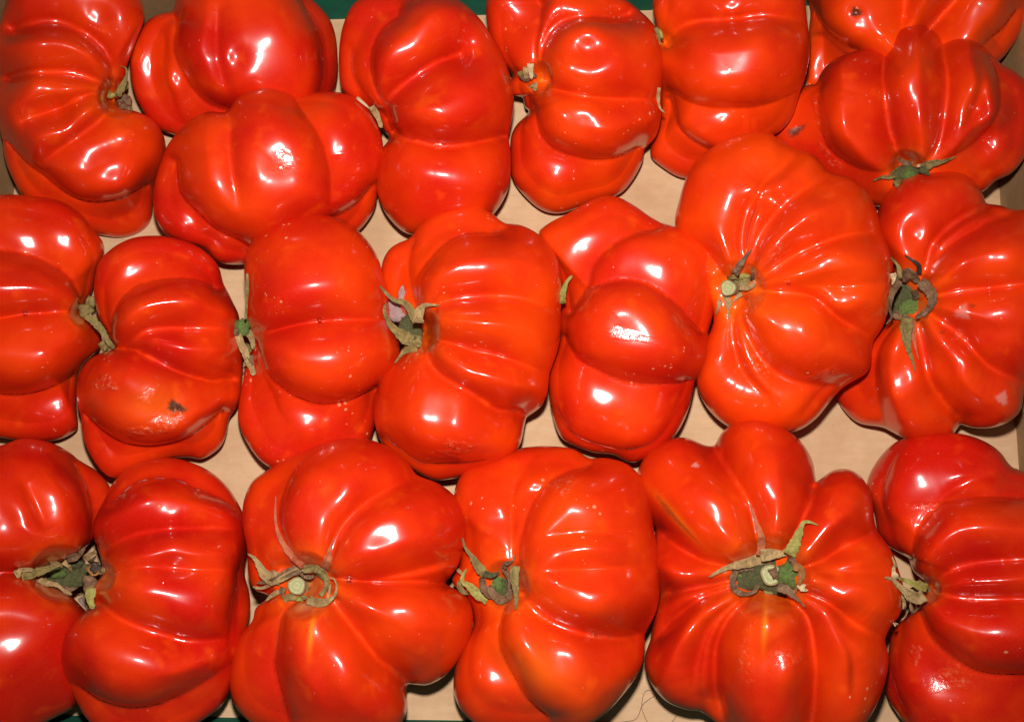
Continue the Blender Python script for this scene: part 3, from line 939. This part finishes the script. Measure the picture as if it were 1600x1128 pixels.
def blob(parent, crop, c, rx, ry, key, h=6, name='calyx', sink=0.4, anchor=None):
    """a knobbly lump of the calyx, radii in crop pixels, height in photo pixels"""
    x0, y0, s = CROP[crop]
    p = px(crop, [c])
    ring = p + np.array([(a_ * math.cos(t_), a_ * math.sin(t_)) for a_ in (12, 26, 40) for t_ in np.arange(12) * math.pi / 6])
    dep = min(depth_at(p)[0], depth_at(ring).min() + 100 * K * DIST)
    mpp = dep * K
    o = unproject(p, np.array([dep + sink * h * mpp]))[0]
    view = (CAM - o) / np.linalg.norm(CAM - o)
    right = RIGHT - (RIGHT @ view) * view
    right /= np.linalg.norm(right)
    up = np.cross(view, right)
    a = np.arange(20) / 20 * 2 * math.pi
    sd = rnd.uniform(0, 6.28)
    V, Fc = [], []
    rows = [(1.05, -0.5), (1.08, 0.1), (0.98, 0.55), (0.76, 0.9), (0.42, 1.08), (0.0, 1.12)]
    for r, z in rows:
        if r == 0:
            V.append(o + view * z * h * mpp)
            continue
        for t in a:
            k = 1 + 0.13 * math.sin(3 * t + sd) + 0.09 * math.sin(5 * t + 2 * sd) + rnd.uniform(-0.12, 0.12)
            V.append(o + (right * rx / s * math.cos(t) * r * k + up * ry / s * math.sin(t) * r * k) * mpp
                     + view * (z + rnd.uniform(-0.22, 0.22)) * h * mpp)
    for i in range(len(rows) - 2):
        for j in range(20):
            Fc.append((i * 20 + j, i * 20 + (j + 1) % 20, (i + 1) * 20 + (j + 1) % 20, (i + 1) * 20 + j))
    i = len(rows) - 2
    for j in range(20):
        Fc.append((i * 20 + j, i * 20 + (j + 1) % 20, len(V) - 1))
    return link(name, V, Fc, LEAF[key], parent, True, o)


def stub(parent, crop, c, r, h=16, lean=(0, 0), toward=None):
    """cut stem end: a short flared cylinder with a ringed face; lean in photo pixels moves the foot"""
    x0, y0, s = CROP[crop]
    p = px(crop, [c])
    dep = depth_at(p)[0]
    mpp = dep * K
    r = r / s
    foot = unproject(p + np.array([lean]), np.array([dep + 4 * mpp]))[0]
    head = unproject(p, np.array([dep - h * mpp]))[0]
    ax = head - foot
    ln = np.linalg.norm(ax)
    ax /= ln
    view = (CAM - head) / np.linalg.norm(CAM - head)
    face = ax * 0.45 + view * 0.55
    face /= np.linalg.norm(face)
    right = RIGHT - (RIGHT @ face) * face
    right /= np.linalg.norm(right)
    up = np.cross(face, right)
    V, Fc, UVs = [], [], []
    rows = [(1.25, 0.0), (0.95, 0.35), (0.88, 0.7), (0.98, 0.93), (0.94, 1.0), (0.80, 1.005), (0.55, 0.975), (0.28, 0.985), (0.1, 1.0)]
    N = 24
    for rr, t in rows:
        for j in range(N):
            a = j / N * 2 * math.pi
            k = 1 + 0.05 * math.sin(3 * a + c[0]) + 0.03 * math.sin(5 * a)
            q = foot + ax * ln * t if t < 0.9 else head + face * (t - 1.0) * h * mpp
            V.append(q + (right * math.cos(a) + up * math.sin(a)) * rr * r * k * mpp)
            UVs.append((rr * math.cos(a) if t >= 0.9 else math.cos(a) * 1.3, rr * math.sin(a) if t >= 0.9 else math.sin(a) * 1.3))
    for i in range(len(rows) - 1):
        for j in range(N):
            Fc.append((i * N + j, i * N + (j + 1) % N, (i + 1) * N + (j + 1) % N, (i + 1) * N + j))
    Fc.append(tuple((len(rows) - 1) * N + j for j in range(N)))
    o = link('stem', V, Fc, STUB, parent, True, foot)
    uvl = o.data.uv_layers.new(name='face')
    for lp in o.data.loops:
        uvl.data[lp.index].uv = UVs[lp.vertex_index]
    return o


def calyx(fruit, crop, items):
    p = FRUIT[fruit]
    for it in items:
        kind = it[0]
        if kind == 'S':
            sepal(p, crop, it[1], it[2], it[3], *(it[4:5] or [None]), **(it[5] if len(it) > 5 else {}))
        elif kind == 'B':
            blob(p, crop, it[1], it[2], it[3], it[4], *(it[5:6] or [6]))
        else:
            stub(p, crop, it[1], it[2], *it[3:])


calyx('t18', 's18', [
    ('B', (850, 650), 320, 210, 'd', 11), ('B', (820, 850), 90, 50, 'l', 8), ('C', (740, 670), 128, 17, (6, -3)),
    ('S', '500,560 440,560 310,520 230,400 150,280 60,220', 20, 't', 3, {'arch': 5}),
    ('S', '850,440 700,480 550,560 400,640 250,700 130,680', 10, 't', 4, {'arch': 9}),
    ('S', '780,430 600,490 430,580 300,620 190,620', 11, 'b', 5, {'arch': 6}),
    ('S', '830,400 700,280 590,140 510,0 450,-220 455,-600', 9, 'p', 2, {'arch': 0, 'lift': 0.8}),  # pale scar running up the crease, built as a flat strip
    ('S', '1130,430 1180,280 1220,120 1280,-20', 13, 'p', 1, {'arch': 0, 'lift': 1}),
    ('S', '830,440 1000,430 1130,510 1165,640 1110,760 1050,800', 10, 'o', 8, {'arch': 7}),
    ('S', '1040,470 1110,540 1150,640', 7, 'g', 5, {'arch': 8}),
    ('S', '880,870 1000,915 1150,905 1265,800 1300,680 1260,570 1200,550', 8, 't', 2.5, {'arch': 6}),
    ('S', '920,840 1020,870 1150,870 1190,780 1210,640', 8, 't', 3, {'arch': 4}),
    ('S', '560,860 640,820 760,850 880,830', 9, 'o', 6), ('S', '500,740 400,800 310,880', 7, 't', 4),
    ('S', '790,480 850,520 930,550 1010,500', 7, 'b', 5, {'arch': 9}), ('S', '560,690 540,760 550,820', 8, 'b', 5, {'arch': 6})])
calyx('t20', 's20', [
    ('B', (850, 700), 390, 190, 'd', 12), ('B', (590, 740), 125, 115, 'g', 15), ('B', (1070, 690), 110, 150, 'g', 15), ('C', (880, 690), 120, 20, (2, -2)),
    ('S', '760,480 775,300 730,150 680,0 640,-110', 12, 'p', 2, {'arch': 3}),
    ('S', '820,480 680,540 540,575 400,610 290,660 190,720', 17, 't', 4, {'arch': 5}),
    ('S', '740,560 620,600 490,640', 14, 'b', 10, {'arch': 9}),
    ('S', '760,480 900,460 1030,450 1100,380', 15, 't', 9, {'arch': 7}),
    ('S', '1080,470 1150,330 1200,200 1240,110 1310,110 1400,145', 17, 'l', 1.5, {'arch': 10}),
    ('S', '490,640 455,760 500,870 600,900 700,870 740,790', 9, 'b', 7, {'arch': 7}),
    ('S', '1120,600 1205,620 1215,720 1170,820 1130,890', 10, 'n', 7, {'arch': 9}),
    ('S', '950,820 1060,860 1150,940 1265,1050', 13, 'b', 2, {'arch': 4}),
    ('S', '770,560 870,600 925,700 930,830 985,905', 14, 'b', 2, {'arch': 20}),
    ('S', '800,850 880,870 960,850', 10, 'o', 8), ('S', '1090,480 1130,560 1100,640', 9, 'b', 6, {'arch': 6}),
    ('S', '1210,790 1230,850 1290,860', 11, 'y', 3, {'arch': 0})])
calyx('t19', 's19', [
    ('B', (590, 720), 200, 180, 'd', 8), ('B', (580, 690), 95, 110, 'g', 14),
    ('S', '440,590 350,480 280,370 200,260 170,150', 13, 'o', 3, {'arch': 5}),
    ('S', '470,870 340,800 240,710 165,660 215,510', 17, 'l', 4, {'arch': 7}),
    ('S', '140,650 160,770 240,810', 9, 'o', 6, {'arch': 6}), ('S', '110,520 150,560 190,610', 5, 't', 4, {'arch': 6}),
    ('S', '400,620 420,760 470,840 540,850', 9, 'b', 7, {'arch': 12}),
    ('S', '470,720 540,820 600,880 700,850 740,700 690,560 640,510', 10, 'b', 9, {'arch': 14}),
    ('S', '790,480 780,620 800,800 800,990', 13, 'o', 5, {'arch': 6}),
    ('S', '700,500 650,470 760,420 800,330', 7, 'b', 2, {'arch': 1}), ('S', '420,570 520,590 600,560', 8, 'd', 6, {'arch': 8})])
calyx('t14', 's14', [
    ('B', (600, 560), 190, 110, 'o', 6), ('B', (610, 445), 95, 42, 'l', 6), ('C', (410, 610), 112, 20, (12, -3)),
    ('S', '500,420 590,270 670,160 735,85', 11, 'b', 3, {'arch': 8}), ('S', '740,490 750,400 735,310', 6, 'b', 3, {'arch': 6}),
    ('S', '400,720 420,900 415,1030', 10, 't', 2, {'arch': 8}), ('S', '300,770 280,880 240,980', 7, 't', 2, {'arch': 4}),
    ('S', '560,590 700,600 770,550 760,490', 9, 't', 5, {'arch': 8}), ('S', '600,680 530,740 470,810', 6, 't', 3),
    ('S', '400,480 480,460 560,500', 7, 'o', 5, {'arch': 7})])
calyx('t15', 's15', [
    ('B', (300, 440), 200, 200, 'd', 8), ('B', (320, 520), 120, 90, 'g', 7), ('C', (225, 450), 72, 18, (3, 2)),
    ('S', '265,600 260,760 280,880 315,980 340,1080', 16, 'o', 2, {'arch': 4}),
    ('S', '320,610 325,760 350,900 370,970', 8, 'p', 1.5, {'arch': 0, 'lift': 0.8}),
    ('S', '200,270 135,390 115,520 130,600 80,660', 10, 'b', 2, {'arch': 9}),
    ('S', '205,260 190,150 125,70', 7, 'o', 3, {'arch': 6}), ('S', '370,220 370,140 310,90 245,50', 7, 'k', 3, {'arch': 8}),
    ('S', '210,250 290,215 370,290', 16, 'b', 12, {'arch': 6}), ('S', '380,280 470,370 490,450 440,540 340,600', 14, 'b', 9, {'arch': 7}),
    ('S', '330,360 350,420 300,440', 9, 'b', 6, {'arch': 10}), ('S', '150,560 220,600 300,600', 10, 'b', 8),
    ('S', '140,210 150,260 135,310', 9, 'y', 4, {'arch': 0})])
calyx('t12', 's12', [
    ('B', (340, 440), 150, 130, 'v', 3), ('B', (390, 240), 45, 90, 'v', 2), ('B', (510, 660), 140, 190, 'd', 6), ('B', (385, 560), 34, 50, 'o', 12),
    ('S', '570,600 480,410 400,340 300,320 200,240 110,135', 11, 'o', 4, {'arch': 9}),
    ('S', '590,600 600,480 670,380 760,375 870,380', 15, 't', 1.2, {'arch': 9}),
    ('S', '640,840 500,820 340,720 240,620 180,500 165,420 190,350', 19, 'o', 4, {'arch': 9}),
    ('S', '430,680 480,760 600,800', 12, 'l', 9, {'arch': 7}),
    ('S', '580,920 430,950 350,1040 290,1115', 12, 'o', 2, {'arch': 3}), ('S', '590,640 610,720 600,800', 9, 'b', 6, {'arch': 6})])
calyx('t16', 's16', [
    ('B', (900, 520), 480, 170, 'd', 4), ('B', (800, 490), 110, 70, 'g', 8),
    ('S', '210,520 330,450 470,440', 11, 't', 6), ('S', '300,540 470,490 640,440 850,360', 12, 'o', 8, {'arch': 4}),
    ('S', '640,560 830,590 1000,520 1130,430', 9, 'b', 6, {'arch': 8}), ('B', (1030, 370), 125, 65, 'd', 9),
    ('S', '930,300 1080,250 1180,130', 11, 'b', 6, {'arch': 5}), ('S', '1180,290 1260,230 1340,190', 9, 't', 5, {'arch': 5}),
    ('S', '520,560 640,630 780,650 900,740 1000,790', 8, 't', 5, {'arch': 4}), ('S', '950,600 1050,580 1160,585', 7, 'b', 4, {'arch': 7}),
    ('S', '980,690 1110,640 1180,595', 8, 'o', 5, {'arch': 8}), ('S', '700,380 820,370 880,420', 9, 'o', 6, {'arch': 6}),
    ('S', '780,600 860,640 900,700', 8, 't', 5, {'arch': 6}), ('S', '480,440 560,480 640,470', 9, 'b', 7, {'arch': 5}), ('S', '690,450 760,560 880,610', 8, 'o', 5, {'arch': 9}),
    ('S', '900,420 960,500 1080,520', 9, 'b', 5, {'arch': 9}), ('S', '1000,330 1080,420 1190,440', 9, 'o', 5, {'arch': 10}),
    ('S', '840,690 960,720 1080,690', 8, 'b', 4, {'arch': 8}), ('S', '1050,620 1120,540 1160,440', 8, 'd', 5, {'arch': 9}),
    ('S', '880,330 960,400 1000,480', 7, 't', 4, {'arch': 11}), ('S', '560,520 640,600 760,610', 7, 'o', 4, {'arch': 7})])
calyx('t17', 's16', [
    ('B', (1240, 640), 90, 120, 'b', 4), ('B', (1330, 420), 70, 70, 'k', 4), ('S', '1230,390 1300,490 1420,470', 9, 'n', 5, {'arch': 8}),
    ('S', '1340,330 1310,460', 7, 'b', 4, {'arch': 6}), ('S', '1240,350 1330,250', 7, 'b', 4, {'arch': 7}),
    ('S', '1330,510 1230,600 1130,730', 17, 'n', 12, {'arch': 8}), ('S', '1000,750 1080,715 1130,770 1080,800', 6, 't', 4, {'arch': 6}),
    ('S', '1270,690 1250,850 1295,985', 12, 'l', 10, {'arch': 6}), ('S', '1400,420 1440,460 1380,510', 6, 't', 4),
    ('S', '1110,830 1150,900 1190,960', 6, 'v', 3)])
calyx('t21', 's21', [
    ('B', (640, 600), 140, 130, 'b', 3), ('S', '700,650 600,700 480,640 330,520 220,420 110,390', 18, 't', 3, {'arch': 9}),
    ('S', '740,550 580,500 430,440 320,410', 11, 'l', 6, {'arch': 7}), ('S', '290,420 250,320 250,220', 8, 'y', 5, {'arch': 4}),
    ('S', '285,250 220,80', 4, 't', 2, {'arch': 3}), ('S', '390,640 400,760 385,870', 6, 't', 3, {'arch': 3}),
    ('S', '450,690 455,830 420,960 330,1050', 5, 't', 2, {'arch': 4}), ('S', '250,1090 280,1075 315,1080', 5, 'y', 3)])
calyx('t8', 's8', [
    ('B', (700, 420), 260, 110, 'd', 4), ('B', (710, 430), 115, 100, 'g', 14),
    ('S', '740,310 620,240 520,150', 12, 'b', 3, {'arch': 5}), ('S', '900,340 1060,260 1220,230 1440,150', 13, 'o', 2, {'arch': 7}),
    ('S', '620,320 500,400 420,470 280,470 140,530', 10, 'o', 3, {'arch': 6}), ('S', '870,330 970,390 1010,440', 10, 'd', 6, {'arch': 5}),
    ('S', '470,600 540,540 560,480', 9, 'o', 7, {'arch': 5}), ('S', '820,300 900,280 980,240', 4, 'y', 2, {'arch': 4})])
calyx('t9', 's9', [
    ('B', (250, 370), 110, 110, 'o', 5), ('S', '340,130 320,240 270,380 170,420', 10, 'o', 10, {'arch': 3}),
    ('S', '250,430 400,560 520,700 600,850 700,965', 9, 'o', 8, {'arch': 4}), ('S', '480,960 560,920 680,960', 12, 'o', 9, {'arch': 2})])
calyx('t11', 's11', [
    ('B', (275, 290), 105, 130, 'g', 8), ('S', '200,390 250,540 310,660 340,780 400,880 440,1000', 9, 't', 11, {'arch': 5}),
    ('S', '340,350 410,470 430,620', 10, 't', 7, {'arch': 6}), ('S', '290,560 340,600 400,650', 10, 'o', 8, {'arch': 5}),
    ('S', '330,800 280,880', 6, 't', 3), ('S', '340,-500 340,-200 330,0 310,180', 3.5, 'o', 5, {'arch': 2}),
    ('S', '170,300 180,400 240,360', 6, 'b', 5, {'arch': 6}), ('S', '380,700 400,780 430,850', 9, 'b', 6, {'arch': 2})])
calyx('t1', 's1', [
    ('B', (430, 850), 130, 130, 'b', 5), ('S', '290,750 380,600 450,440 480,290 460,210 350,175', 10, 'o', 2, {'arch': 5}),
    ('S', '110,720 180,740 260,730', 9, 'l', 7), ('S', '470,830 510,900 580,1000', 7, 'o', 5, {'arch': 6}),
    ('S', '430,620 480,540 500,470', 7, 'l', 4, {'arch': 5}), ('S', '360,900 440,960 560,1020', 9, 'b', 7, {'arch': 4})])
calyx('t5', 's5', [
    ('B', (440, 390), 130, 90, 'b', 5), ('S', '500,200 505,300 520,450', 8, 'y', 7, {'arch': 4}), ('S', '430,260 425,350 440,460', 8, 't', 9, {'arch': 5}),
    ('S', '340,330 350,400 390,450', 7, 'o', 6, {'arch': 4}), ('S', '540,520 570,570 560,640', 9, 't', 8, {'arch': 3}), ('S', '470,570 520,570', 6, 'n', 5)])
calyx('t6', 's6', [
    ('S', '100,90 135,180 150,290', 5, 'o', 3, {'arch': 2}), ('S', '130,110 160,170 185,235', 5, 'l', 4, {'arch': 3}),
    ('S', '140,755 130,880 150,980 205,1035', 5, 't', 3, {'arch': 3})])
calyx('t13', 's13', [('S', '275,915 255,790 305,580 365,430 480,290', 10, 'l', 4, {'arch': 4})])
calyx('t4', 'B', [('S', '565,470 590,510 610,565', 9, 't', 6), ('S', '500,430 535,460 570,490', 4, 'y', 3)])

# ------------------------------------------------------------------ the cardboard box
box = bpy.data.objects.new('cardboard_box', None)
C.objects.link(box)
box['label'] = 'shallow brown cardboard box with green printed ends holding the tomatoes'
box['category'] = 'box'
TL, TR = at_height(P('42,45'), 0)[0], at_height(P('1541,2'), 0)[0]
BL, BR = at_height(P('-42,1115'), 0)[0], at_height(P('1620,1136'), 0)[0]


def slab(name, pts_low, pts_high, mat, parent=box):
    n = len(pts_low)
    V = list(pts_low) + list(pts_high)
    Fc = [tuple(range(n - 1, -1, -1)), tuple(range(n, 2 * n))]
    for i in range(n):
        j = (i + 1) % n
        Fc.append((i, j, n + j, n + i))
    return link(name, V, Fc, mat, parent, False, V[0])


def up(p, z):
    return np.array((p[0], p[1], z))


ctr = (TL + TR + BL + BR) / 4


def wall(a, b, z0, z1, th, lean, name, mat, t0=0.0, t1=1.0, inset=0.0):
    """an upright panel on the line a-b, standing outside it"""
    d = (b - a)[:2]
    nrm = np.array((d[1], -d[0], 0.0)) / np.linalg.norm(d)
    if nrm @ (ctr - (a + b) / 2) > 0:
        nrm = -nrm
    A, B_ = a + (b - a) * t0, a + (b - a) * t1
    lo = [up(A + nrm * (lean * z0 - inset), z0), up(B_ + nrm * (lean * z0 - inset), z0),
          up(B_ + nrm * (lean * z0 + th - inset), z0), up(A + nrm * (lean * z0 + th - inset), z0)]
    hi = [up(A + nrm * (lean * z1 - inset), z1), up(B_ + nrm * (lean * z1 - inset), z1),
          up(B_ + nrm * (lean * z1 + th - inset), z1), up(A + nrm * (lean * z1 + th - inset), z1)]
    c1 = (lo[1] - lo[0])
    if np.cross(c1, lo[2] - lo[1])[2] < 0:
        lo, hi = lo[::-1], hi[::-1]
    return slab(name, lo, hi, mat)


ex = 0.02
slab('base_panel', [up(BL + (-ex, -ex, 0), -0.004), up(BR + (ex, -ex, 0), -0.004), up(TR + (ex, ex, 0), -0.004), up(TL + (-ex, ex, 0), -0.004)],
     [up(BL + (-ex, -ex, 0), 0), up(BR + (ex, -ex, 0), 0), up(TR + (ex, ex, 0), 0), up(TL + (-ex, ex, 0), 0)], CARD)
HT = 0.085
wall(TL, BL, 0.0002, HT, 0.004, 0.03, 'side_panel', WALL)
# right side with its hand hole
hz0, hz1 = 0.0002, 0.030
r0, r1 = 0.545, 0.588
rp = [wall(TR, BR, 0.0002, HT, 0.004, 0.03, 'side_panel', WALL, 0.0, r0), wall(TR, BR, 0.0002, HT, 0.004, 0.03, 'side_panel', WALL, r1, 1.0),
      wall(TR, BR, hz1, HT, 0.004, 0.03, 'side_panel', WALL, r0, r1)]
bmj = bmesh.new()
for o in rp:
    bmt = bmesh.new()
    bmt.from_mesh(o.data)
    bmesh.ops.translate(bmt, verts=bmt.verts, vec=o.location - rp[0].location)
    me_t = bpy.data.meshes.new('tmp')
    bmt.to_mesh(me_t)
    bmj.from_mesh(me_t)
    bpy.data.meshes.remove(me_t)
    bmt.free()
bmesh.ops.remove_doubles(bmj, verts=bmj.verts, dist=1e-5)
bmj.to_mesh(rp[0].data)
bmj.free()
for o in rp[1:]:
    bpy.data.objects.remove(o)
for a, b in ((TL, TR), (BL, BR)):
    wall(a, b, 0.0003, HT, 0.004, 0.2, 'green_end_panel', GREEN)
# glued corner flaps
for cn, e1, e2 in ((TL, TR, BL), (TR, TL, BR)):
    pa = cn + (e1 - cn) / np.linalg.norm(e1 - cn) * 0.105 * (1.0 if cn is TL else 0.2)
    pb = cn + (e2 - cn) / np.linalg.norm(e2 - cn) * 0.012
    wall(pa, pb, 0.0002, HT + 0.002, 0.003, 0.0, 'corner_flap', WALL)

# table the box stands on, seen only through the hand hole
tk = NT('dark_table')
tcx = tk.n('TexCoord').outputs['Object']
tk.l(tk.mix(tk.noise(tcx, 9, 4), (0.018, 0.014, 0.012), (0.035, 0.027, 0.022)), tk.b.inputs['Base Color'])
tk.b.inputs['Roughness'].default_value = 0.7
tb = link('table_surface', [(-3, -3, -0.0045), (3, -3, -0.0045), (3, 3, -0.0045), (-3, 3, -0.0045)], [(0, 1, 2, 3)], tk.m, None, False)
tb['kind'] = 'structure'

# ------------------------------------------------------------------ hairs and crumbs on the bottom of the box
hk = NT('dark_hair')
hk.b.inputs['Base Color'].default_value = (0.06, 0.03, 0.02, 1)
hk.b.inputs['Roughness'].default_value = 0.4


def tube(name, pts3, r, mat, parent=None):
    pts3 = np.asarray(pts3)
    tg = np.gradient(pts3, axis=0)
    tg /= np.linalg.norm(tg, axis=1, keepdims=True)
    s1 = np.cross(tg, (0, 0, 1.0))
    s1 /= np.linalg.norm(s1, axis=1, keepdims=True)
    s2 = np.cross(s1, tg)
    V, Fc = [], []
    for i in range(len(pts3)):
        for j in range(6):
            a = j / 6 * 2 * math.pi
            V.append(pts3[i] + r * (s1[i] * math.cos(a) + s2[i] * math.sin(a)))
    for i in range(len(pts3) - 1):
        for j in range(6):
            Fc.append((i * 6 + j, i * 6 + (j + 1) % 6, i * 6 + 6 + (j + 1) % 6, i * 6 + 6 + j))
    return link(name, V, Fc, mat, parent, True, pts3[0])


for s, lab in (('760,378 700,385 660,430 640,500 628,590 628,660 660,760 720,880 800,960', 'thin curly hair looping on the cardboard at the bottom'),
               ('830,468 740,520 660,580 620,640 600,700 570,780 510,840 400,860 260,880', 'thin hair crossing the looped hair on the cardboard'),
               ('1170,740 1155,790 1120,850 1060,905', 'short hair on the cardboard beside the star-shaped tomato')):
    q = spline(px('hair', nums(s)), 6)
    p3 = at_height(q, 0.0004)
    p3[:, 2] += 0.0006 * np.abs(np.sin(np.linspace(0, 5, len(p3))))
    o = tube('hair', p3, 0.00013, hk.m)
    o['label'] = lab
    o['category'] = 'hair'
